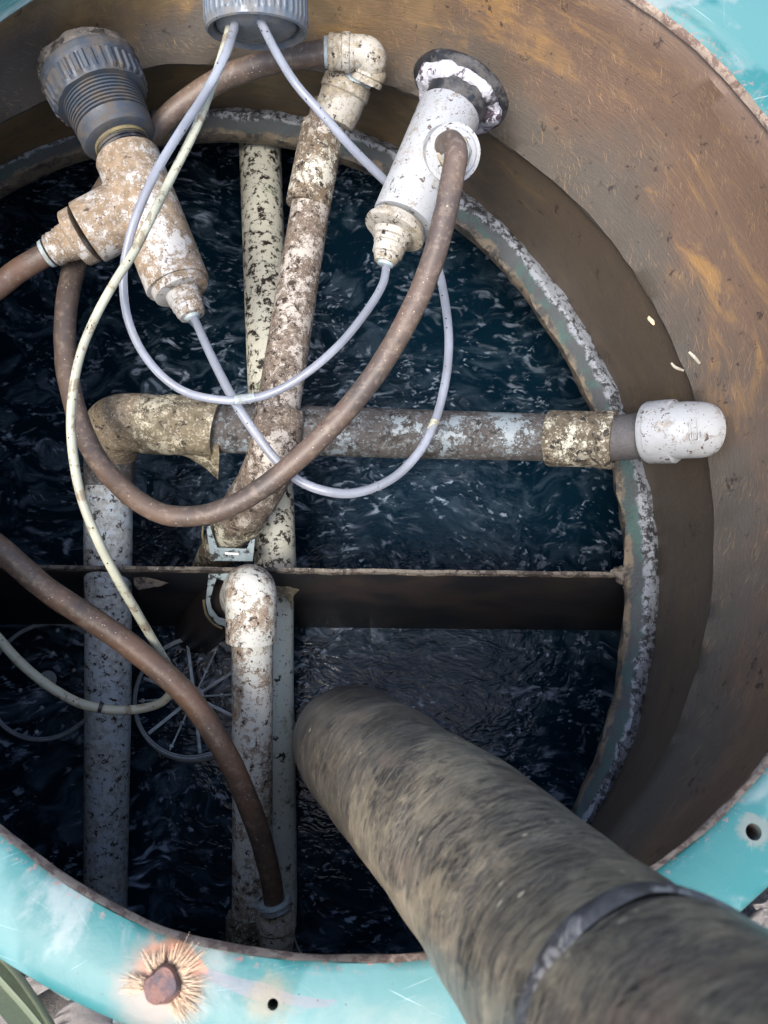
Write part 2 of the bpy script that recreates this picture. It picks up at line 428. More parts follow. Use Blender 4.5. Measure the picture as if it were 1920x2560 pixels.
def m_galv():
    m = M('galvanised_steel')
    c = m.mix(m.step(m.noise(90,7,.7), .52,.58), (.36,.45,.48), (.055,.055,.055))
    return m.done(c, .42, m.bump(m.noise(160,5,.7), .5, .0008), Metallic=.35)
m_galv = m_galv()
m_crust = pvc('dark_crust', (.12,.11,.10), (.05,.045,.04), (.015,.013,.012), .6, .6, 1., 20)
def m_rust():
    m = M('rusty_bolt')
    c = m.mix(m.step(m.noise(60,6,.7), .42,.6), (.085,.065,.075), (.20,.105,.085))
    return m.done(c, .45, m.bump(m.noise(110,7,.7), 1, .0025), Metallic=.25)
m_rust = m_rust()
def simple(name, a, b, s_=40, rough=.6, bs=.5, **kw):
    m = M(name); return m.done(m.mix(m.noise(s_,5,.6), a, b), rough, m.bump(m.noise(s_*4,5,.7), bs, .001), **kw)
m_straw = simple('straw_fibres', (.62,.55,.44), (.58,.36,.20), 60, .7)
m_leaf = simple('strap_leaf', (.115,.145,.095), (.19,.215,.155), 30, .45)
m_bark = simple('weathered_bark', (.09,.082,.080), (.24,.22,.205), 55, .85, 1)
m_seed = simple('dry_husk', (.62,.52,.36), (.42,.33,.2), 200, .6)
m_twig = simple('pale_root', (.45,.42,.34), (.25,.22,.17), 200, .6)

def m_water():
    m = M('dark_water'); ob = m.obj.outputs['Object']
    # warped, directional ripples
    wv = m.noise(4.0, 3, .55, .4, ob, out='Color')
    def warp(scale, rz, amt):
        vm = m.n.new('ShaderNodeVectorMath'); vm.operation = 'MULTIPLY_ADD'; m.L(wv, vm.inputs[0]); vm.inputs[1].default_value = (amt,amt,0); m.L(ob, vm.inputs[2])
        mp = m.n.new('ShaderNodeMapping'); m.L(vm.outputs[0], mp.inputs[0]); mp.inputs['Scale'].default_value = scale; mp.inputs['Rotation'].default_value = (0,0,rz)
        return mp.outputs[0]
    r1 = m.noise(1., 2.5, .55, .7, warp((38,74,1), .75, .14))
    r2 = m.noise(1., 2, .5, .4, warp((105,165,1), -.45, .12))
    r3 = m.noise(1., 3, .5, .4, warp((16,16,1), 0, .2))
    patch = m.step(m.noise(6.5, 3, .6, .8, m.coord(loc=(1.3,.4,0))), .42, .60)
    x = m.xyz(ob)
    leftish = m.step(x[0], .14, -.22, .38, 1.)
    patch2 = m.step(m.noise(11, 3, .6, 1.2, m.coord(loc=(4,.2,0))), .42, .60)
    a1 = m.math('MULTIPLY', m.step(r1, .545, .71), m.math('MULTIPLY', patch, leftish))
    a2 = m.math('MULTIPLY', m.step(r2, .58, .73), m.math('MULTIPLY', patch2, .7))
    painted_haze = m.math('MULTIPLY', m.step(m.noise(1., 4, .6, 1.0, warp((22,34,1), .9, .2)), .46, .72), m.math('MULTIPLY', leftish, .24))  # soft bluish sky haze painted into the water colour, stronger on the left
    painted_glints = m.math('MAXIMUM', m.math('MULTIPLY', a1, m.step(r2, .25, .55)), a2)  # sky glints on the ripples, painted into the base colour as pale flecks
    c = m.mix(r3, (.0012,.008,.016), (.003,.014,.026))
    c = m.mix(painted_haze, c, (.20,.30,.40))
    c = m.mix(m.math('MULTIPLY', painted_glints, .9), c, m.mix(m.noise(60,2,.5,0,ob), (.24,.35,.48), (.50,.57,.70)))
    h = m.math('ADD', m.math('MULTIPLY', r1, 1.), m.math('ADD', m.math('MULTIPLY', r2, .35), m.math('MULTIPLY', r3, .8)))
    return m.done(c, .07, m.bump(h, .32, .006), IOR=1.33, Specular_IOR_Level=.36)
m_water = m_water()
def m_ground():
    m = M('litter_ground')
    c = m.mix(m.step(m.noise(40,7,.7,.5), .4,.6), (.028,.026,.03), (.10,.09,.08))
    return m.done(c, .9, m.bump(m.noise(50,8,.7), 1, .01))
m_ground = m_ground()

# ------------------------------------------------------------------ tank outlines (traced, then completed with an ellipse)
rim=[(-260,60),(-330,300),(-160,-140),(100,-260),(400,-300),(1604,0),(1690,61),(1773,135),(1829,191),(1920,304),(1920,1902),(1838,2006),(1734,2099),(1635,2174),(0,2078),(104,2159),(207,2229),(321,2296),(415,2335),(544,2369),(726,2392),(860,2400),(1060,2396)]
ro=[(1990,-60),(2080,60),(0,2417),(54,2452),(101,2482),(150,2510),(253,2556),(1920,2243),(1850,2306)]
st=[(1200,321),(1300,386),(1404,469),(1504,573),(1582,677),(1634,759),(1682,860),(1734,981),(1768,1142),(1781,1250),(1786,1402),(1768,1554),(1734,1693),(1698,1804),(1526,2084),(0,307),(148,237),(350,171),(600,160),(747,172),(964,212)]
lo=[(1200,510),(1291,603),(1395,720),(1469,842),(1534,955),(1604,1164),(1638,1316),(1645,1446),(1638,1554),(1625,1663),(1578,1866),(1480,2047),(0,422),(117,370),(467,278),(640,274),(727,291),(925,341)]
li=[(1200,599),(1278,677),(1352,781),(1404,860),(1478,1003),(1538,1172),(1565,1316),(1565,1468),(1560,1598),(1547,1700),(1521,1814),(1444,2011),(0,463),(117,400),(447,333),(640,333),(697,341),(925,412)]
Z1, Z2, ZW = -.452, -.85, -1.42
def mk_outline(pts, z, cx, cy, r):
    data = []
    for p in pts:
        h = Pz(p[0],p[1],z)
        dx, dy = h.x-cx, (h.y-cy)/B_
        data.append((math.atan2(dy,dx), math.hypot(dx,dy)-r))
    def f(th):
        num = den = 0
        for a,d in data:
            q = (th-a+math.pi) % (2*math.pi) - math.pi
            w = math.exp(-(q/.11)**2); num += w*d; den += w
        den += .02
        rr = r + num/den
        return Vector((cx+rr*math.cos(th), cy+B_*rr*math.sin(th), z))
    return f
def kz(z, z0): return (CAM.z-z)/(CAM.z-z0)
def scaled(c, z, z0): k = kz(z,z0); return CAM.x+(c[0]-CAM.x)*k, CAM.y+(c[1]-CAM.y)*k, k
f_rim = mk_outline(rim, 0, 0, 0, 1.)
f_out = mk_outline(ro, 0, 0, 0, 1.127)
f_st  = mk_outline(st, Z1, -.286, -.122, 1.15)
cx,cy,k = scaled((-.41,-.225), Z2, -.569)
f_lo = mk_outline(lo, Z2, cx, cy, 1.169*k)
f_li = mk_outline(li, Z2, cx, cy, 1.099*k)
def hide(f, capr):
    """on the unseen lower-left side keep the outline near the rim"""
    def h(th):
        p = f(th); a = th % (2*math.pi)
        c = math.radians(228); q = abs((a-c+math.pi) % (2*math.pi) - math.pi)
        w = 1-min(1, max(0, (q-math.radians(48))/math.radians(26))); w = w*w*(3-2*w)
        r = math.hypot(p.x, p.y/B_); al = math.atan2(p.y/B_, p.x)
        r2 = r*(1-w)+min(r, capr)*w
        return Vector((r2*math.cos(al), B_*r2*math.sin(al), p.z))
    return h
f_st = hide(f_st, 1.20); f_lo = hide(f_lo, 1.46); f_li = hide(f_li, 1.38)
NT = 360
def ringmesh(levels, uvs=None, closed=True, jitter=None):
    """levels: list of functions th->Vector (units). uv: u metres round, v metres along (or given)"""
    bm = bmesh.new(); uvl = bm.loops.layers.uv.verify()
    rings = []
    for li_, f in enumerate(levels):
        rg = []
        for k in range(NT):
            th = 2*math.pi*k/NT
            p = f(th)
            if jitter and jitter[li_]:
                j = jitter[li_]; dn = Vector((math.cos(th), math.sin(th), 0))
                p = p + dn*j*noise.fractal(Vector((p.x*9, p.y*9, li_*3.)), 1., 2., 4) + Vector((0,0,1))*j*.6*noise.noise(Vector((p.x*14, p.y*14, 7+li_)))
            rg.append(bm.verts.new(p*S))
        rings.append(rg)
    acc = [0]
    for i in range(1, len(rings)): acc.append(acc[-1] + (rings[i][0].co-rings[i-1][0].co).length)
    if uvs: acc = uvs
    for i in range(len(rings)-1):
        for k in range(NT):
            k2 = (k+1) % NT
            f = bm.faces.new((rings[i][k], rings[i][k2], rings[i+1][k2], rings[i+1][k]))
            for l,uu,vv in zip(f.loops, (k,k+1,k+1,k), (acc[i],acc[i],acc[i+1],acc[i+1])): l[uvl].uv = (uu/NT*2*math.pi*S*1.1, vv)
    return bm, rings
def lerpf(f, g, t, dz=None):
    return lambda th: f(th).lerp(g(th), t)
def off(f, dr, dz):
    def h(th):
        p = f(th); return p + Vector((math.cos(th)*dr, math.sin(th)*dr*B_, dz))
    return h

tank = thing('fibreglass_tank', 'open round brown tank with scuffed turquoise rim and water at the bottom', 'tank', (0,0,ZW*S))
# upper wall: bulges a little, ends in an edge that stands proud of the lower wall
lv = [off(f_rim, .014, -.016)]
for t in (.08,.2,.35,.5,.65,.8,.92): lv.append(off(lerpf(f_rim, f_st, t), .03*math.sin(math.pi*t), 0))
lv += [f_st, off(f_st, .006, -.012), off(f_st, .03, -.016)]
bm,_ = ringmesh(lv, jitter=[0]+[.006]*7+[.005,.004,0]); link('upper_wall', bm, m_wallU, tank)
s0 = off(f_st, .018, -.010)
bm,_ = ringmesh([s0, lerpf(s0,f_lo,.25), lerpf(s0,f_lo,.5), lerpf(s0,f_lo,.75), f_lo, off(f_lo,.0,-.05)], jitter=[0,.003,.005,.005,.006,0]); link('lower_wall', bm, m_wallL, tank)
# ledge, crusted
lg = [off(f_li,.02,-.075), off(f_li,.004,-.045), off(f_li,0,-.012), off(lerpf(f_li,f_lo,.08),0,.0), off(lerpf(f_li,f_lo,.3),0,.022), off(lerpf(f_li,f_lo,.5),0,.036), off(lerpf(f_li,f_lo,.75),0,.030), off(lerpf(f_li,f_lo,.95),0,.012), off(f_lo,.03,-.01)]
bm,_ = ringmesh(lg, uvs=[-.1,-.02,.04,.10,.32,.5,.72,.92,1.05], jitter=[0,.012,.014,.012,.014,.014,.014,.016,0]); link('ledge', bm, m_ledge, tank)
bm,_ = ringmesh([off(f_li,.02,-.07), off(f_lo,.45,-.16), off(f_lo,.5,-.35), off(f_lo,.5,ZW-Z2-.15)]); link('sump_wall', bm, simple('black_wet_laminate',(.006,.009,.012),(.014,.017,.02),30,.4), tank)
# rim flange: closed ring with a rounded outer roll and a cut inner edge
def rimp(t, dz=0, dr=0):
    return off(lerpf(f_rim, f_out, t), dr, dz)
prof = [(0,-.012,0),(0,-.004,.001),(.03,.0,0),(.12,.004,0),(.5,.006,0),(.82,.004,0),(.93,-.004,0),(.99,-.022,0),(1.0,-.05,.004),(1.0,-.10,.002),(.92,-.11,0),(.90,-.06,0),(.5,-.05,0),(.16,-.03,0),(.03,-.020,0)]
rb = bmesh.new()
lv = [rimp(t,dz,dr) for t,dz,dr in prof]
jit = [.003,.003,.002,.001,.001,.001,.002,.002,.002,0,0,0,0,0,0]
rb,rings = ringmesh(lv, jitter=jit, uvs=[-.004,-.001,.001,.006,.024,.040,.046,.052,.058,.07,.08,.09,.09,.09,.09])
uvl = rb.loops.layers.uv.verify()
for k in range(NT):
    k2 = (k+1) % NT
    f = rb.faces.new((rings[-1][k], rings[-1][k2], rings[0][k2], rings[0][k]))
    for l in f.loops: l[uvl].uv = (k/NT, .09)
rimo = link('rim', rb, m_rim, tank)
# real bolt holes cut through the flange
cuts = []
for (px,py,w) in ((683,2508,27),(1880,2079,40)):
    D = Dz(px,py,0); q = Pz(px,py,0)*S
    cb = bmesh.new(); bmesh.ops.create_cone(cb, cap_ends=True, segments=32, radius1=rad(w,D), radius2=rad(w,D), depth=.12)
    for v in cb.verts: v.co += q
    me = bpy.data.meshes.new('cut'); cb.to_mesh(me); cb.free()
    co = bpy.data.objects.new('cut', me); COL.objects.link(co); cuts.append(co)
    md = rimo.modifiers.new('b','BOOLEAN'); md.operation = 'DIFFERENCE'; md.object = co; md.solver = 'EXACT'
rimo.location = (0,0,0); rimo.parent = None
bpy.context.view_layer.update()
ev = rimo.evaluated_get(bpy.context.evaluated_depsgraph_get())
newme = bpy.data.meshes.new_from_object(ev)
rimo.modifiers.clear(); rimo.data = newme
for c in cuts: bpy.data.objects.remove(c, do_unlink=True)
rimo.parent = tank; rimo.location = -Vector(tank.location)
# threaded sleeve walls of the holes
for (px,py,w,mt) in ((683,2508,27.6,m_black),(1880,2079,40.6,m_rust)):
    D = Dz(px,py,0); q = Pz(px,py,0)*S; r = rad(w,D)
    cb = bmesh.new()
    pts = []
    for i in range(14): pts.append((q+Vector((0,0,-.003-i*.0016)), r*(1.0 if i % 2 else .93)))
    pts.append((q+Vector((0,0,-.026)), .0001))
    sweep(cb, pts, 28, caps=False); link('bolt_hole', cb, mt, tank)
# cut inner edge of the laminate
bm,_ = ringmesh([off(f_rim,.03,-.026), off(f_rim,.008,-.022), off(f_rim,-.004,-.014), off(f_rim,-.004,-.004), off(f_rim,.001,.0045)], jitter=[0,.003,.003,.003,.003]); link('cut_edge', bm, m_cut, tank)

# divider
def edgept(x, y, z): return Pz(x,y,z)
A = Pz(-900,1404,-.875); Bv = Pz(1690,1436,-.875)
bm = bmesh.new(); n = 90
th = .016
LE = (Pz(960,1569,ZW)-Pz(960,1432,-.875)).y/(ZW+.875)   # the plate leans a little
dirv = (Bv-A).normalized(); nrm = Vector((dirv.y,-dirv.x,0)).normalized()   # towards the viewer side (-y)
cols = []
for i in range(n+1):
    p = A.lerp(Bv, i/n)
    jz = .006*noise.noise(Vector((p.x*8,0,0))); jy = .004*noise.noise(Vector((p.x*20,3,0)))
    c = [p+nrm*(th/2+jy)+Vector((0,0,ZW+.875-.2)), p+nrm*(th/2+jy)+Vector((0,0,-.45)), p+nrm*(th/2+jy)+Vector((0,0,-.012+jz)), p+nrm*(th*.3)+Vector((0,0,jz)), p-nrm*(th*.3)+Vector((0,0,jz)), p-nrm*(th/2)+Vector((0,0,-.012+jz)), p-nrm*(th/2)+Vector((0,0,ZW+.875-.2))]
    cols.append([bm.verts.new((q+Vector((0,LE*(q.z-p.z),0)))*S) for q in c])
for i in range(n):
    for k in range(6):
        f = bm.faces.new((cols[i][k], cols[i+1][k], cols[i+1][k+1], cols[i][k+1]))
        f.material_index = 1 if k in (2,3,4) else 0
div = link('divider', bm, [m_div, m_tedge], tank)
# worn laminate gusset where divider meets the ledge
bm = bmesh.new()
for (x,y,z,r,sx) in ((1556,1438,-.872,.022,(1.3,1.2,.7)),(1568,1452,-.89,.020,(1,1.5,.8)),(1549,1428,-.872,.016,(1.6,.9,.7))):
    blob(bm, Pz(x,y,z)*S, r*S, 3, .5, sx, seed=x)
link('gusset', bm, m_tedge, tank)
# torn laminate lip where the cream pipe passes the divider
def lip(name, poly, z, mt, thick=.012):
    bm = bmesh.new(); top = [bm.verts.new(Pz(x,y,z+dz)*S) for x,y,dz in poly]
    f = bm.faces.new(top); r = bmesh.ops.extrude_face_region(bm, geom=[f])
    for v in r['geom']:
        if isinstance(v, bmesh.types.BMVert): v.co.z -= thick*S
    bmesh.ops.subdivide_edges(bm, edges=bm.edges[:], cuts=3, use_grid_fill=True)
    for v in bm.verts: v.co += Vector((0,0,1))*.0025*noise.noise(v.co*120)
    return link(name, bm, mt, tank)
lip('torn_lip', [(690,1464,0),(740,1464,0),(763,1468,-.01),(745,1476,-.02),(733,1488,-.03),(731,1520,-.05),(727,1525,-.05),(724,1505,-.03),(712,1492,-.02),(690,1489,0)], -1.0, m_olive)
lip('torn_lip', [(333,1440,0),(372,1444,0),(420,1456,-.01),(398,1466,-.02),(345,1474,-.02),(335,1462,0)], -.93, m_tedge)

# rusty bolt with splayed glass fibres
bp = Pz(413,2455,0)*S; D0 = Dz(413,2455,0); br = rad(84, D0)
bm = bmesh.new(); 
for (rr,zz,nn) in ((1.,-.004,0),(1.03,.002,1),(.99,.0075,2),(.80,.0105,3),(.45,.0115,4),(.02,.0108,5)): pass
sweep(bm, [(bp+Vector((0,0,z)), br*r) for r,z in ((1,-.006),(1.0,.001),(1.02,.004),(.97,.0078),(.86,.0098),(.70,.0092),(.66,.0078),(.40,.0075),(.02,.0080))], 40, rough=.0028, rscale=130)
bolt = link('rusty_bolt', bm, m_rust, tank)
bm = bmesh.new()
for i in range(620):
    a = random.choice([random.choice((.95,.72,.3,-.05,-.4,-.75,-1.05))+random.gauss(0,.09), random.choice((1.25,.55,-.25,-.6))+random.gauss(0,.1), random.choice((1.75,2.05,2.3))+random.gauss(0,.07), random.choice((3.05,3.25))+random.gauss(0,.07), random.uniform(-1.4,2.4)])
    long = 1.0 if -1.1 < a < 1.2 else (.9 if abs(a-3.15) < .4 else .6)
    L = br*random.uniform(.5, 1.75)*long
    d = Vector((math.cos(a), math.sin(a), 0)); s0_ = bp+d*br*random.uniform(.82,1.0)+Vector((0,0,random.uniform(.001,.0035)))
    jit_ = Vector((random.uniform(-.3,.3), random.uniform(-.3,.3), 0)); lift = random.uniform(-.001,.003)
    e_ = s0_+(d+jit_)*L+Vector((0,0,lift)); mid_ = s0_.lerp(e_,.5)+Vector((0,0,.002))
    r = random.uniform(.0001,.0003)
    sweep(bm, [(s0_,r*1.3),(mid_,r),(e_,r*.3)], 5)
link('torn_fibres', bm, m_straw, bolt)

# ------------------------------------------------------------------ water and ground
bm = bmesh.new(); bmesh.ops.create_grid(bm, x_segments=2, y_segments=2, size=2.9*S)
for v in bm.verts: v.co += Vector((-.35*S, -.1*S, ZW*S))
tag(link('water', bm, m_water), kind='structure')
bm = bmesh.new(); rings = []
zg = -.42
for j,(r,) in enumerate(((.06,),(.12,),(.3,),(.6,),(1.4,),(4,),(12,),(60,))):
    rings.append([])
    for k in range(120):
        a = 2*math.pi*k/120; x, y, _z = off(f_st, r, 0)(a)
        rings[-1].append(bm.verts.new(Vector((x, y, zg+(.03*noise.noise(Vector((x*6,y*6,0))) if j < 5 else 0)))*S))
for j in range(len(rings)-1):
    for k in range(120): bm.faces.new((rings[j][k], rings[j][(k+1)%120], rings[j+1][(k+1)%120], rings[j+1][k]))
tag(link('ground', bm, m_ground), kind='structure')
# outside skirt of the tank
bm,_ = ringmesh([off(lerpf(f_rim,f_out,.86),0,-.06), off(lerpf(f_rim,f_st,.3),.09,-.06), off(f_st,.09,0), off(lerpf(f_st,f_lo,.4),.10,0), off(f_lo,.14,0)]); link('outer_wall', bm, m_topedge('weathered_shell',(.16,.2,.2),(.05,.06,.06)), tank)

# ------------------------------------------------------------------ pipes
# cream pipe running under the divider
r_ = thing('drain_pipe', 'cream pipe with black flaking specks, running from under the ledge through the divider', 'pipe', Q(700,1400,2.4))
tube('pipe', [(643,230,2.95,104),(652,420,2.78,104),(664,760,2.58,104),(677,1100,2.47,104),(688,1400,2.45,104),(691,1440,2.45,104)], m_pale, r_, 32, 8)
tube('pipe', [(690,1438,2.45,90),(686,1700,2.45,96),(690,2000,2.45,100),(692,2300,2.45,102),(693,2700,2.42,104)], m_pale2, r_, 32, 8)

# horizontal pipe with left elbow dropping to the left pipe, and a white elbow at the wall
r_ = thing('outlet_pipe', 'grimy pipe lying across the tank with a clean white elbow at its right end', 'pipe', Q(900,1080,2.11))
tube('pipe', [(420,1068,2.15,122),(700,1075,2.13,124),(1000,1084,2.11,123),(1378,1094,2.08,118)], m_dark, r_, 40, 10)
tube('elbow', [(372,1058,2.14,144),(330,1056,2.14,146),(296,1062,2.15,148),(284,1078,2.18,148),(278,1108,2.23,142),(275,1132,2.245,134)], m_elbowd, r_, 40, 10, rough=.0008)
tube('wrap', [(362,1060,2.13,148),(420,1062,2.12,150),(480,1066,2.12,146),(530,1072,2.12,138),(543,1074,2.12,134)], m_olive, r_, 40, 6, rough=.0022, rscale=70)
bm = bmesh.new(); v = [bm.verts.new(Q(x,y,D)) for x,y,D in ((430,1130,2.12),(545,1090,2.08),(548,1140,2.10),(544,1196,2.16),(524,1178,2.16),(500,1158,2.15),(470,1142,2.14))]
f = bm.faces.new(v); ex = bmesh.ops.extrude_face_region(bm, geom=[f])
for q in ex['geom']:
    if isinstance(q, bmesh.types.BMVert): q.co.z -= .002
bmesh.ops.subdivide_edges(bm, edges=bm.edges[:], cuts=3, use_grid_fill=True)
for q in bm.verts: q.co += Vector((0,0,.004*noise.noise(q.co*60)))
link('torn_flap', bm, m_olive, r_)
tube('socket', [(275,1112,2.245,122),(272,1215,2.245,122)], m_dark, r_, 36, 6)
tube('pipe', [(272,1200,2.24,110),(271,1300,2.24,116),(270,1430,2.27,114),(271,1520,2.30,112),(270,1750,2.34,112),(267,2000,2.38,108),(263,2300,2.42,105),(258,2700,2.45,104)], m_blue, r_, 36, 8)
fitting('coupling', (1372,1096,2.08), (1545,1100,2.0), [(0,100),(0,136),(4,140),(118,140),(128,146),(158,150),(165,144),(165,118),(130,112)], m_grime, r_, 44, rough=.0006)
tube('pipe_stub', [(1500,1099,2.02,112),(1560,1094,1.99,114),(1640,1084,1.94,116)], simple('black_fibre_pipe',(.035,.034,.036),(.12,.115,.115),90,.5,1), r_, 36, 6)
e_ = tube('end_elbow', [(1622,1080,1.93,140),(1640,1079,1.92,143),(1700,1076,1.885,142),(1715,1075,1.885,142),(1752,1075,1.885,140),(1764,1075,1.886,135),(1771,1075,1.888,126),(1775,1075,1.889,110)], m_white, r_, 44, 6)
tube('elbow_heel', [(1722,1076,1.90,134),(1728,1078,1.96,132),(1734,1080,2.08,130)], m_white, e_, 36, 5)
e2 = fitting('socket_collar', (1616,1082,1.95), (1702,1077,1.895), [(0,110),(0,146),(10,156),(60,160),(72,160),(78,150),(78,136)], m_white, r_, 48, rough=.0004)
# raised mould marks on the white elbow: a framed square and short strokes
bm = bmesh.new()
def bar(p, q, w, h=.0007):
    a = Q(*p); b = Q(*q); d = (b-a).normalized(); nn = (CAM*S-a).normalized(); sd = d.cross(nn).normalized()*w
    vs = []
    for base in (a,b):
        for s1 in (-1,1):
            for hh in (-.0016,h): vs.append(bm.verts.new(base+sd*s1+nn*hh))
    for idx in ((0,1,3,2),(4,6,7,5),(0,4,5,1),(2,3,7,6),(1,5,7,3),(0,2,6,4)): bm.faces.new([vs[i] for i in idx])
DM = 1.812
for (p,q) in (((1722,1054),(1744,1051)),((1744,1051),(1746,1100)),((1746,1100),(1727,1103)),((1727,1103),(1722,1054)),((1729,1062),(1731,1094)),((1731,1094),(1738,1093)),((1753,1078),(1753,1092)),((1757,1078),(1757,1092))):
    bar((p[0],p[1],DM),(q[0],q[1],DM),.00035)
link('mould_mark', bm, m_white, e_)

# slanting air pipe
r_ = thing('air_pipe', 'long slanting pipe blotched white and brown with a push-fit elbow at its top', 'pipe', Q(720,800,2.1))
tube('pipe', [(790,440,2.22,96),(770,560,2.19,98),(740,740,2.14,102),(715,900,2.10,106),(688,1070,2.06,108)], m_slant, r_, 36, 8)
fitting('sleeve', (808,318,2.2), (770,515,2.2), [(0,84),(0,102),(-2,108),(6,112),(14,108),(150,112),(195,114),(201,112),(201,96)], m_slant2, r_, 44, rough=.0007)
tube('pipe_stub', [(826,260,2.17,88),(800,350,2.19,90)], m_slant, r_, 36, 4)
fitting('reducer', (872,200,2.12), (826,330,2.16), [(0,60),(0,112),(6,122),(36,124),(40,114),(80,112),(105,106),(112,100),(112,84)], m_top, r_, 44, rough=.0005)
fitting('hex_nut', (902,168,2.08), (884,226,2.10), [(0,60),(0,82),(30,84),(44,78),(44,50)], m_teal, r_, 6)
pf = tube('push_fit_elbow', [(866,130,2.02,78),(895,130,2.02,78),(918,134,2.02,78),(928,150,2.03,78),(926,172,2.05,76),(918,198,2.07,72)], m_top, r_, 40, 8)
fitting('collar', (822,130,2.02), (880,132,2.02), [(0,60),(0,80),(2,84),(12,86),(14,82),(32,82),(36,92),(52,92),(55,84),(64,80)], m_top, pf, 44)
fitting('collar', (930,165,2.05), (908,228,2.08), [(0,76),(8,84),(26,84),(30,76),(36,82),(46,80),(46,66)], m_top, pf, 44)
fitting('release_ring', (812,130,2.02), (826,130,2.02), [(0,52),(0,72),(8,72),(14,66)], m_teal, pf, 36)
fitting('elbow', (700,1020,2.05), (690,1115,2.06), [(0,104),(0,120),(8,124),(50,126),(95,124)], m_slant, r_, 44)
tube('elbow', [(690,1090,2.05,124),(678,1150,2.07,126),(650,1215,2.12,124),(620,1262,2.18,120),(600,1292,2.24,116)], m_slant, r_, 44, 8, rough=.0005)
fitting('socket_rim', (618,1272,2.20), (588,1318,2.28), [(0,110),(0,118),(22,116),(24,122),(34,120),(34,100)], m_grime, r_, 44)
tube('pipe', [(600,1295,2.24,104),(575,1330,2.32,100),(545,1380,2.46,92),(520,1430,2.6,86)], m_grime, r_, 36, 6)

# galvanised bracket straddling the divider
def plate(name, poly, holes, mat, parent, thick=.0025):
    bm = bmesh.new(); v = [bm.verts.new(Q(*p)) for p in poly]; f = bm.faces.new(v)
    r = bmesh.ops.extrude_face_region(bm, geom=[f])
    for q in r['geom']:
        if isinstance(q, bmesh.types.BMVert): q.co += ray(560,1400).normalized()*thick
    return link(name, bm, mat, parent, 20)
r_ = thing('pipe_bracket', 'galvanised steel bracket hooked over the divider below the foot of the slanting pipe', 'bracket', Q(560,1400,2.25))
plate('plate', [(516,1318,2.22),(524,1314,2.22),(530,1330,2.24),(543,1369,2.26),(617,1372,2.26),(632,1338,2.24),(638,1338,2.24),(632,1403,2.28),(527,1402,2.28)], 0, m_galv, r_)
plate('plate', [(x_,y_,2.21+(y_-1419)*.0006) for x_,y_ in ((523,1419),(600,1421),(590,1440),(560,1452),(542,1446),(534,1466),(525,1500),(529,1520),(545,1542),(566,1549),(566,1567),(544,1561),(522,1536),(514,1505),(519,1460))], 0, m_galv, r_)
bm = bmesh.new()
v = [bm.verts.new(Q(x,y,2.255)) for x,y in ((562,1380),(597,1382),(597,1388),(562,1386))]; f = bm.faces.new(v); rr = bmesh.ops.extrude_face_region(bm, geom=[f])
for q in rr['geom']:
    if isinstance(q, bmesh.types.BMVert): q.co += ray(560,1400).normalized()*.001
link('slot_tab', bm, simple('bright_zinc',(.6,.62,.62),(.45,.47,.47),80,.4), r_)
tube('ring_clamp', [(508,1315,2.3,5),(506,1340,2.3,6),(512,1365,2.32,5)], m_olivebrass, r_, 12, 4)
tube('ring_clamp', [(509,1500,2.25,6),(514,1532,2.27,7),(532,1558,2.29,7),(556,1572,2.29,5)], m_olivebrass, r_, 12, 4)
# dark sleeve going down left
r_ = thing('downpipe', 'dark pipe dropping from the bracket towards the spoked disc', 'pipe', Q(500,1560,2.6))
tube('pipe', [(606,1490,2.32,112),(566,1498,2.38,118),(530,1535,2.50,124),(495,1580,2.75,122),(482,1600,2.86,100)], simple('dark_wet_plastic',(.018,.016,.016),(.04,.033,.03),60,.35), r_, 36, 6)

# front white pipe with rounded elbow
r_ = thing('riser_pipe', 'bright white speckled pipe with a round-topped elbow in front of the divider', 'pipe', Q(630,1900,2.2))
tube('elbow', [(606,1512,2.42,112),(610,1492,2.30,120),(621,1474,2.18,125),(627,1480,2.12,126),(628,1510,2.115,126),(628,1602,2.125,125)], m_front, r_, 48, 12, rough=.0004)
tube('pipe', [(631,1590,2.14,103),(631,1850,2.17,101),(631,2100,2.20,99),(628,2320,2.23,97)], m_front, r_, 40, 8)
fitting('socket', (616,2288,2.20), (614,2420,2.22), [(0,88),(0,98),(3,100),(160,100)], m_grime, r_, 40, rough=.0004)
# hose fitting beside it
r_ = thing('hose_connector', 'stained cream hose connector with raised rings where the rust-brown hose ends', 'pipe fitting', Q(690,2340,2.02))
fitting('body', (690,2268,2.03), (694,2420,2.05), [(0,60),(0,88),(8,98),(44,100),(48,94),(50,88),(76,92),(80,88),(82,78),(180,76)], m_top, r_, 44, rough=.0003)
fitting('release_ring', (684,2250,2.0), (690,2276,2.0), [(0,60),(2,80),(10,84),(14,66),(18,66),(19,76),(26,74),(28,58)], m_teal, r_, 36)
tube('wire', [(735,2340,2.08,5),(742,2365,2.08,6),(756,2392,2.08,7),(760,2420,2.08,7)], m_twig, r_, 8, 4)

# ------------------------------------------------------------------ left wye on the wall
r_ = thing('wye_fitting', 'tan-stained white PVC wye hanging from a grey ribbed union nut on the left', 'pipe fitting', Q(370,520,1.95))
ax0 = (201,128,2.04); ax1 = (328,412,2.02)
fitting('union_nut', ax0, ax1, [(54,200),(56,238),(62,246),(66,247),(80,246),(84,240),(86,237),(89,236),(130,230),(135,226),(139,222),(141,190)], m_greyN, r_, 180, ribs=34, ribd=.045, ribr=(7,8), rough=.0012)
fitting('crusted_gasket', ax0, ax1, [(34,200),(36,236),(56,246),(64,240),(64,220)], m_crust, r_, 90, rough=.004)
pr = [(130,190)]
for i in range(8): pr += [(139+i*8.6, 196-i*1.0),(143+i*8.6, 196-i*1.0),(144+i*8.6, 182-i*1.0),(147+i*8.6, 182-i*1.0)]
pr += [(208,186),(210,184),(238,186),(246,176),(252,150),(252,110)]
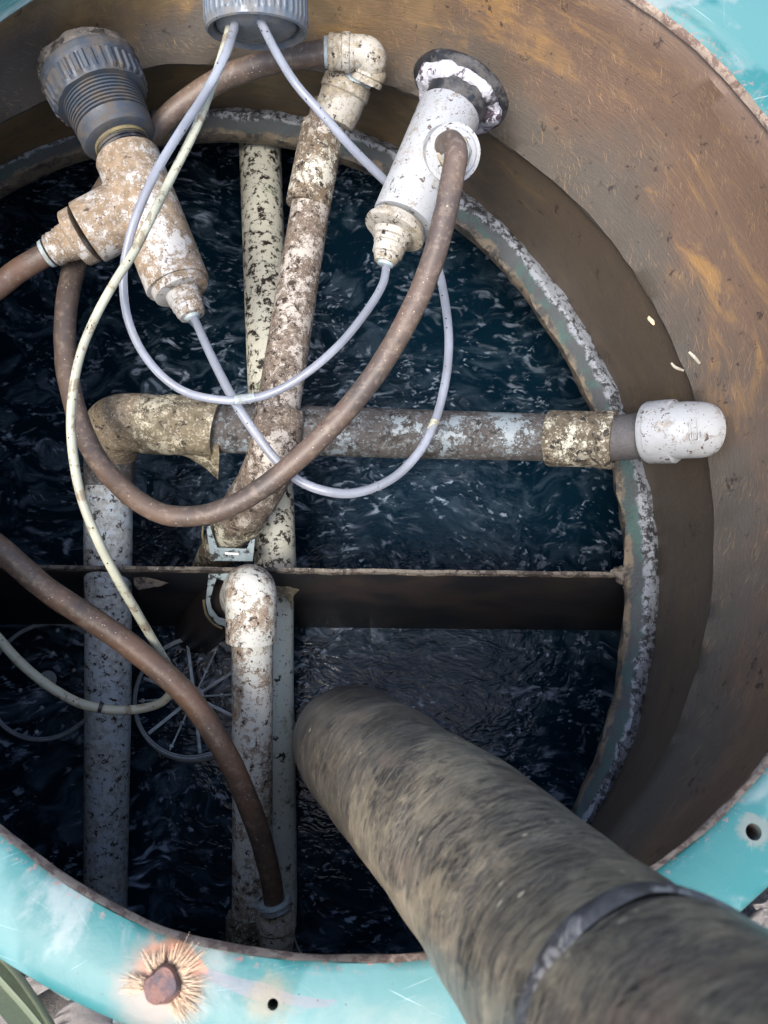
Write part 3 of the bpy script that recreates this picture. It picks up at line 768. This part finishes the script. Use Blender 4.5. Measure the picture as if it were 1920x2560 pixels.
fitting('threaded_body', ax0, ax1, pr, m_greyN, r_, 56)
pn = [(250,118)]
for i in range(6): pn += [(256+i*9,131),(261+i*9,131),(262+i*9,120),(264+i*9,120)]
fitting('nipple', ax0, ax1, pn, m_black, r_, 48)
fitting('seal_ring', ax0, ax1, [(252,110),(252,134),(258,136),(262,126)], m_olivebrass, r_, 40)
bm = bmesh.new()
fit_bm(bm, (310,372,2.02), (448,722,1.98), [(24,130),(24,154),(30,160),(110,158),(365,160),(368,158),(368,140)], 56)
fit_bm(bm, (372,500,2.0), (150,640-20,1.99), [(0,110),(60,154),(150,158),(172,158),(174,154),(174,120)], 56)
fit_bm(bm, (345,455,2.0), (300,560,2.0), [(0,120),(20,140),(50,144),(75,140),(100,120)], 48)
link('wye_body', bm, m_tan, r_, 30)
fitting('bushing', (212,585,1.975), (130,627,1.98), [(0,120),(0,142),(4,144),(26,142),(28,138),(28,110)], m_tan, r_, 48)
fitting('hose_barb', (186,598,1.975), (110,637,1.98), [(0,90),(0,96),(18,92),(24,92),(26,84),(34,88),(38,80),(52,84),(56,76),(60,82),(64,78),(66,72),(66,50)], m_tan, r_, 44)
fitting('release_ring', (122,632,1.98), (104,641,1.98), [(0,50),(0,72),(10,68),(12,56)], m_teal, r_, 36)
fitting('end_bushing', (446,710,1.98), (484,795,1.97), [(0,120),(0,138),(3,142),(22,138),(24,128),(26,100)], m_tan, r_, 48)
fitting('end_cap_step', (456,733,1.975), (488,806,1.965), [(0,60),(0,86),(22,84),(24,78),(36,80),(38,74),(52,72),(56,66),(62,64),(64,40)], m_tan, r_, 44)
fitting('tube_collet', (478,786,1.965), (488,808,1.965), [(0,30),(0,42),(10,40),(14,28)], m_teal, r_, 28)

# ------------------------------------------------------------------ right white tee
r_ = thing('tee_fitting', 'clean white PVC tee on a black rubber flange smeared with white sealant', 'pipe fitting', Q(1090,400,1.85))
a0 = (1178,208,2.0); a1 = (1000,560,1.83)
fx, fy = -.452, .892
fitting('rubber_flange', (1152,228,2.0), (1076,380,1.99), [(-14,180),(-12,246),(-4,256),(6,256),(12,246),(20,210),(34,160)], m_black, r_, 64, rough=.0018)
bm = bmesh.new(); fit_bm(bm, (1154,228,1.995), (1078,380,1.985), [(0,150),(1,206),(8,226),(20,230),(30,222),(38,200),(44,176),(46,140)], 120)
for v in bm.verts:
    v.co += Vector((noise.noise(v.co*70), noise.noise(v.co*70+Vector((5,0,0))), noise.noise(v.co*70+Vector((0,9,0)))))*.0035
    v.co += Vector((noise.noise(v.co*220), noise.noise(v.co*220+Vector((5,0,0))), noise.noise(v.co*220+Vector((0,9,0)))))*.0014
link('sealant', bm, m_epoxy, r_, 80)
fitting('gasket', (1146,246,1.965), (1102,334,1.95), [(0,120),(0,160),(18,156),(36,142)], m_black, r_, 48)
fitting('tee_body', (1130,268,1.92), (1003,560,1.87), [(14,130),(14,154),(19,160),(150,158),(306,156),(310,152),(310,130)], m_white, r_, 56)
# side port facing the camera
pc = Q(1112,385,1.875); vd = (CAM*S-pc).normalized(); pd = (vd+Vector((.25,-.05,.1))).normalized()
def portring(name, rs, mat, seg=48, par=None):
    bm = bmesh.new(); sweep(bm, [(pc+pd*(h+.015), rad(w,1.8)) for h,w in rs], seg); return link(name, bm, mat, par or r_, 30)
portring('side_port', [(-.02,140),(.010,142),(.0155,140),(.016,132),(.014,124)], m_white)
portring('port_bushing', [(0,112),(.014,118),(.0165,120),(.0175,112),(.0175,92)], m_white)
portring('port_hex', [(.012,90),(.0195,90),(.021,84),(.021,60)], m_top, 8)
portring('port_collet', [(.014,66),(.027,66),(.029,60),(.029,48)], m_teal, 36)
fitting('end_flange', (996,556,1.87), (968,618,1.86), [(0,110),(0,136),(2,138),(10,140),(14,154),(22,158),(28,156),(30,140),(32,100)], m_top, r_, 56)
fitting('stepped_reducer', (984,584,1.865), (958,668,1.86), [(0,80),(0,104),(16,102),(18,88),(30,86),(32,78),(34,80),(56,76),(58,66),(66,62),(72,56),(76,54),(78,34)], m_top, r_, 48)
fitting('tube_collet', (966,652,1.86), (960,674,1.86), [(0,30),(0,44),(12,40),(14,28)], m_teal, r_, 28)

# ------------------------------------------------------------------ grey ribbed cap at the top
r_ = thing('vent_cap', 'grey ribbed cap with domed end and thin tubes coming out of it', 'cap', Q(642,80,1.75))
fc = Q(642,70,1.80); adir = Vector((.02,-math.cos(math.radians(30)), -math.sin(math.radians(30)))).normalized()
def capm(name, rs, mat, seg, par, ribs=0, ribr=()):
    bm = bmesh.new()
    N = (Vector((0,0,1))-adir*adir.z).normalized(); Bn = adir.cross(N); rg = []
    uvq = bm.loops.layers.uv.verify()
    for i,(h,w) in enumerate(rs):
        R_ = rad(w,1.80); rg.append([])
        for k in range(seg):
            an = 2*math.pi*k/seg; q = R_*(1+(.035 if (i in ribr and math.sin(an*ribs) > .1) else 0))
            rg[-1].append(bm.verts.new(fc+adir*h+(N*math.cos(an)+Bn*math.sin(an))*q))
    for i in range(len(rs)-1):
        for k in range(seg): bm.faces.new((rg[i][k], rg[i][(k+1)%seg], rg[i+1][(k+1)%seg], rg[i+1][k]))
    bm.faces.new(rg[-1]); bm.faces.new(rg[0])
    return link(name, bm, mat, par, 30)
cp = capm('ribbed_ring', [(-.05,240),(-.032,246),(-.030,250),(-.004,250),(-.001,252),(.003,250),(.004,240),(.001,214),(-.006,206)], m_greyP, 192, r_, 44, (2,3))
capm('dome', [(-.012,212),(-.004,208),(.0,196),(.003,170),(.005,130),(.006,80),(.0062,20)], m_greyP, 48, r_)

# ------------------------------------------------------------------ hoses
h1 = tube('hose', [(822,130,2.02,58),(740,142,2.04,58),(640,165,2.08,57),(540,205,2.12,56),(440,275,2.15,55),(350,365,2.16,54),(280,450,2.16,54),(215,560,2.12,54),(182,680,2.06,54),(165,780,2.0,53),(164,900,1.96,52),(188,1020,1.92,52),(232,1130,1.88,52),(310,1225,1.84,52),(400,1282,1.81,52),(490,1290,1.79,52),(585,1262,1.77,53),(690,1195,1.75,54),(800,1095,1.74,55),(900,985,1.73,56),(985,860,1.72,57),(1060,710,1.71,59),(1105,570,1.70,60),(1132,440,1.70,60),(1140,380,1.705,58),(1128,354,1.74,56),(1108,366,1.80,56)], m_hoseA, None, 28, 12, rough=.0004)
tag(h1, 'thick brown hose looping behind the wye and across to the white tee', 'hose')
h2 = tube('hose', [(118,634,1.98,56),(60,668,1.97,57),(0,712,1.95,58),(-110,800,1.92,60),(-220,960,1.9,60),(-210,1150,1.88,60),(-110,1290,1.86,60),(0,1372,1.84,60),(120,1476,1.83,60),(260,1568,1.82,61),(380,1658,1.82,60),(470,1742,1.83,59),(545,1850,1.85,58),(605,1970,1.88,57),(650,2090,1.92,55),(676,2190,1.96,53),(686,2262,2.0,52)], m_hoseB, None, 28, 12, rough=.0005)
tag(h2, 'rust-brown hose sweeping from the wye down to the cream connector by the rim', 'hose')

t1 = tube('tube', [(590,52,1.75,24),(566,130,1.73,22),(515,230,1.72,22),(450,330,1.70,22),(390,430,1.69,22),(345,530,1.69,22),(318,620,1.70,21),(308,700,1.72,21),(318,790,1.74,21),(350,870,1.76,21),(400,935,1.78,21),(460,978,1.79,21),(530,997,1.80,21),(610,1000,1.80,21),(690,978,1.80,21),(770,930,1.79,21),(850,860,1.79,21),(915,780,1.80,21),(955,715,1.84,21),(966,668,1.86,21)], m_tubeB, None, 20, 10)
tag(t1, 'milky blue thin tube hanging in a curve to the foot of the white tee', 'tube')
fitting('tube_splice', (588,1001,1.80), (640,992,1.80), [(0,20),(0,25),(22,25),(24,23),(50,22)], m_teal, t1, 20)
t2 = tube('tube', [(578,56,1.77,22),(558,130,1.76,22),(530,215,1.75,22),(490,320,1.735,22),(430,440,1.72,22),(378,545,1.665,22),(335,630,1.655,22),(290,700,1.65,22),(240,790,1.65,22),(200,890,1.66,22),(180,1000,1.67,23),(180,1110,1.68,24),(200,1230,1.70,24),(240,1340,1.72,24),(290,1440,1.76,24),(350,1545,1.82,23),(400,1630,1.88,22),(428,1680,1.94,22),(432,1720,1.98,22),(405,1755,2.0,22),(350,1772,2.0,23),(280,1775,1.98,24),(200,1758,1.96,24),(130,1720,1.94,24),(60,1665,1.92,24),(0,1600,1.9,24),(-80,1500,1.9,24),(-160,1340,1.9,24)], m_tubeC, None, 20, 10)
tag(t2, 'grubby cream thin tube curling round under the rust-brown hose at lower left', 'tube')
tube('dirt_ring', [(247,1768,1.967,26),(252,1769,1.968,26),(256,1770,1.969,26)], m_black, t2, 20, 2)
t3 = tube('tube', [(652,54,1.74,22),(690,130,1.73,22),(740,210,1.73,22),(810,290,1.75,22),(880,370,1.79,22),(950,440,1.86,22),(1010,500,1.95,22),(1060,575,2.0,22),(1092,660,2.0,22),(1112,750,1.98,22),(1122,850,1.95,22),(1114,950,1.93,22),(1085,1060,1.91,22),(1040,1140,1.90,23),(975,1200,1.89,23),(890,1232,1.88,24),(815,1228,1.87,24),(745,1200,1.87,24),(690,1150,1.87,24),(640,1085,1.87,24),(590,1010,1.87,24),(550,935,1.88,23),(515,862,1.90,22),(490,805,1.95,21),(482,790,1.965,21)], m_tubeB, None, 20, 10)
tag(t3, 'pale thin tube passing behind the white tee and looping back to the wye foot', 'tube')
fitting('tube_splice', (1087,1054,1.91), (1070,1090,1.91), [(-4,18),(-4,23),(22,23),(24,21)], m_tubeC, t3, 20)

# ------------------------------------------------------------------ big black pipe
DP = .275
pp = []
for x,y,wd in ((884,1860,292),(886,1866,296),(893,1873,302),(908,1886,312),(945,1916,334),(1018,1982,368),(1110,2064,420),(1226,2178,478),(1332,2296,540),(1434,2412,600),(1530,2516,668),(1630,2612,745),(1740,2712,830)):
    D = DP*F/wd; q = Q(x,y,D); pp.append((q.x,q.y,q.z,DP/2*S))
q0 = Vector(pp[0][:3]); 
base = [(q0.x-.012, q0.y+.003, ZW*S-.05, DP/2*S), (q0.x-.012, q0.y+.003, (-1.3)*S, DP/2*S), (q0.x-.010, q0.y+.003, q0.z-.12, DP/2*S), (q0.x-.005, q0.y+.002, q0.z-.045, DP/2*S)]
ex_ = (Vector(pp[-1][:3])-Vector(pp[-3][:3])).normalized()
for L_ in (.1,.2,.35): pp.append(tuple(Vector(pp[12][:3])+ex_*L_)+(DP/2*S,))
C = catmull(base+pp[1:], 10)
r_ = thing('suction_pipe', 'thick black pipe with straw-coloured fibre streaks, leaning over the rim at lower right', 'pipe', base[0][:3])
bm = bmesh.new(); sweep(bm, [(Vector(c[:3]), c[3]) for c in C], 96, rough=.0014, rscale=32)
# shift uv so that v = 0 lies at the bend
uvl = bm.loops.layers.uv.verify()
bend = (Vector(base[0][:3])-q0).length
for f in bm.faces:
    for l in f.loops: l[uvl].uv.y -= bend
link('pipe', bm, m_big, r_)
bm = bmesh.new()
i0 = min(range(len(C)), key=lambda i:(Vector(C[i][:3])-Vector(pp[11][:3])).length)
seg_ = C[i0+3:i0+9]
pts = []
for i,c in enumerate(seg_):
    t = i/(len(seg_)-1); pts.append((Vector(c[:3]), c[3]*(1.0+.035*min(1,math.sin(math.pi*t)*2.2))))
sweep(bm, pts, 96, caps=False, rough=.0018, rscale=45); link('coupling_band', bm, m_band, r_)

# ------------------------------------------------------------------ spoked discs in the water
def disc():
    r0 = thing('spoked_disc', 'round black plastic disc with pale spokes in the water between two white pipes', 'disc', Pz(486,1742,-1.37)*S, 'spoked discs in the water')
    c = Pz(486,1742,-1.37)*S; Dd = Dz(486,1742,-1.37); R = rad(294, Dd)
    bm = bmesh.new()
    for rr,zz,w in ((1,.0,.0018),(.965,.001,.0012),(1.03,-.010,.0016),(1.05,-.016,.0014)):
        loop = [(c+Vector((R*rr*math.cos(a), R*rr*math.sin(a), zz+.003)), w) for a in [2*math.pi*k/96 for k in range(97)]]
        sweep(bm, loop, 8, caps=False)
    link('outer_ring', bm, m_disc, r0)
    for i,(ex,ey,thick) in enumerate(((469,1611,1),(541,1624,0),(578,1682,1),(582,1736,0),(579,1788,1),(500,1882,1),(428,1868,0),(377,1829,1),(358,1752,0),(357,1694,1))):
        e = Pz(ex,ey,-1.37)*S; bm = bmesh.new(); r = .0021 if thick else .0011
        d = (e-c); e = c+d.normalized()*R*.93
        sweep(bm, [(c,r),(e,r)], 6)
        if not thick:
            for t in (.5,.93):
                bmesh.ops.create_icosphere(bm, subdivisions=2, radius=.0028, matrix=Matrix.Translation(c.lerp(e,t)+Vector((0,0,.001))))
        link('spoke', bm, m_spoke, r0)
    bm = bmesh.new(); sweep(bm, [(c-Vector((0,0,.03)),.012),(c+Vector((0,0,.002)),.012),(c+Vector((0,0,.004)),.006)], 24); link('hub', bm, m_disc, r0)
    return r0
d0 = disc()
d1 = d0.copy(); COL.objects.link(d1); d1['label'] = 'spoked disc half hidden in dark water at the left edge'
d1.location = Vector((0,0,-.0022))+Pz(118,1700,ZW)*S; d1.rotation_euler = (0,0,.3)
for ch in list(d0.children):
    c2 = ch.copy(); COL.objects.link(c2); c2.parent = d1

# ------------------------------------------------------------------ small debris
def small(name, label, cat, px, py, z, r, sx, rz, mat, D=None):
    bm = bmesh.new(); c = Q(px,py,D) if D else Pz(px,py,z)*S
    blob(bm, c, r, 3, .25, sx, Matrix.Rotation(rz,3,'Z'), seed=px)
    tag(link(name, bm, mat), label, cat)
small('seed', 'pale dry seed stuck to the dark lower wall above the white elbow', 'seed', 1628, 802, 0, .0022, (1,2.2,.8), .5, m_seed, 1.93)
small('husk', 'tiny straw-coloured husk lying on top of the thick black pipe', 'husk', 1000, 1817, 0, .0022, (2.4,1,.8), .3, m_seed, 1.425)
tw = tube('root', [(1722,880,1.78,6),(1735,892,1.78,9),(1748,908,1.79,7)], m_twig, None, 10, 4); tag(tw, 'short pale rootlet on the wall edge, the upper one near the white elbow', 'root')
tw = tube('root', [(1678,907,1.80,5),(1688,918,1.80,8),(1708,926,1.81,6)], m_twig, None, 10, 4); tag(tw, 'short pale rootlet poking over the wall edge, lower of two near the white elbow', 'root')

# ------------------------------------------------------------------ outside the rim
def leafblade(label, pts, w):
    bm = bmesh.new(); C = catmull([tuple(Pz(x,y,z)*S) for x,y,z in pts], 10)
    vs = []
    for i,c in enumerate(C):
        p = Vector(c); a = Vector(C[max(i-1,0)]); b = Vector(C[min(i+1,len(C)-1)]); d = (b-a).normalized(); s_ = d.cross(Vector((0,0,1))).normalized()*w
        vs.append([bm.verts.new(p+s_*k+Vector((0,0,dz))) for k,dz in ((-1,.006),(-.5,.002),(0,-.002),(.5,.002),(1,.006))]+[bm.verts.new(p+s_*k+Vector((0,0,dz-.0012))) for k,dz in ((1,.006),(0,-.002),(-1,.006))])
    for i in range(len(C)-1):
        m_ = len(vs[0])
        for k in range(m_): bm.faces.new((vs[i][k], vs[i][(k+1)%m_], vs[i+1][(k+1)%m_], vs[i+1][k]))
    o = link('strap_leaf', bm, m_leaf, None, 12); return tag(o, label, 'leaf')
leafblade('grey-green strap leaf over the bark outside the rim, the one nearer the corner', [(-160,2330,-.25),(-60,2405,-.24),(5,2475,-.235),(75,2555,-.23),(180,2690,-.23)], .0068)
leafblade('grey-green strap leaf partly under the turquoise rim at lower left', [(-60,2350,-.29),(20,2430,-.275),(72,2500,-.265),(125,2585,-.26),(200,2720,-.26)], .0075)
random.seed(5)
chips = [(20,2530,'flat grey bark piece at the far lower-left corner beneath the strap leaves',.030),(210,2545,'grey bark slab tucked under the rim beside the strap leaf tips',.028),(130,2440,'dark bark piece under the rim between the two strap leaves',.022),(1893,2330,'furrowed grey bark piece right beside the black pipe at the rim',.024),(1925,2270,'smooth dark grey bark piece just outside the rim, at the right edge',.018),(1935,2400,'small bark scrap behind the black pipe at the right edge',.02),(-40,2480,'bark piece at the left edge below the turquoise rim',.028)]
for i,(x,y,lb,r) in enumerate(chips):
    bm = bmesh.new(); c = Pz(x,y,-.36)*S
    res = bmesh.ops.create_cube(bm, size=1)
    bmesh.ops.subdivide_edges(bm, edges=bm.edges[:], cuts=12, use_grid_fill=True)
    rz = Matrix.Rotation(random.uniform(-.6,.6),3,'Z')
    for v in bm.verts:
        p = v.co; l = (abs(2*p.x)**4+abs(2*p.y)**4+abs(2*p.z)**4)**.25
        if l > 0: p = p/l*.5*2*max(abs(p.x),abs(p.y),abs(p.z))*1.0
        p = Vector((p.x*2.6, p.y*1.7, p.z*.55))*r
        p.z += .004*noise.noise(Vector((p.x*60, p.y*260, i))); p += Vector((noise.noise(p*60+Vector((i,0,0))), noise.noise(p*60+Vector((0,i,0))), 0))*.005
        v.co = c+rz@p
    tag(link('bark_piece', bm, m_bark), lb, 'bark', 'bark pieces outside the rim')

# ------------------------------------------------------------------ camera, light
cam = bpy.data.cameras.new('camera'); co = bpy.data.objects.new('camera', cam); COL.objects.link(co)
co.matrix_world = Matrix.Translation(CAM*S) @ RM.to_4x4()
cam.sensor_fit = 'HORIZONTAL'; cam.sensor_width = 36; cam.lens = 36*F/1920; cam.clip_start = .02; cam.clip_end = 500
cam.dof.use_dof = True; cam.dof.focus_distance = 1.95*S; cam.dof.aperture_fstop = 16
sc.camera = co
w = bpy.data.worlds.new('World'); sc.world = w; w.use_nodes = True
sky = w.node_tree.nodes.new('ShaderNodeTexSky'); sky.sky_type = 'NISHITA'; sky.sun_disc = False
EL, AZ = 61, 212     # azimuth the light comes from, clockwise from +y
sky.sun_elevation = math.radians(EL); sky.sun_rotation = math.radians(AZ); sky.dust_density = 4; sky.air_density = 1.; sky.ozone_density = 1
bg = w.node_tree.nodes['Background']; w.node_tree.links.new(sky.outputs[0], bg.inputs[0]); bg.inputs[1].default_value = .15
su = bpy.data.lights.new('sun', 'SUN'); so = bpy.data.objects.new('sun', su); COL.objects.link(so)
su.energy = 1.5; su.angle = math.radians(26); su.color = (1,.96,.9)
dv = Vector((math.sin(math.radians(AZ))*math.cos(math.radians(EL)), math.cos(math.radians(AZ))*math.cos(math.radians(EL)), math.sin(math.radians(EL))))
so.rotation_euler = dv.to_track_quat('Z','Y').to_euler(); so.location = dv*3
vs_ = sc.view_settings; vs_.view_transform = 'Standard'; vs_.look = 'None'; vs_.exposure = 1.42; vs_.gamma = 1
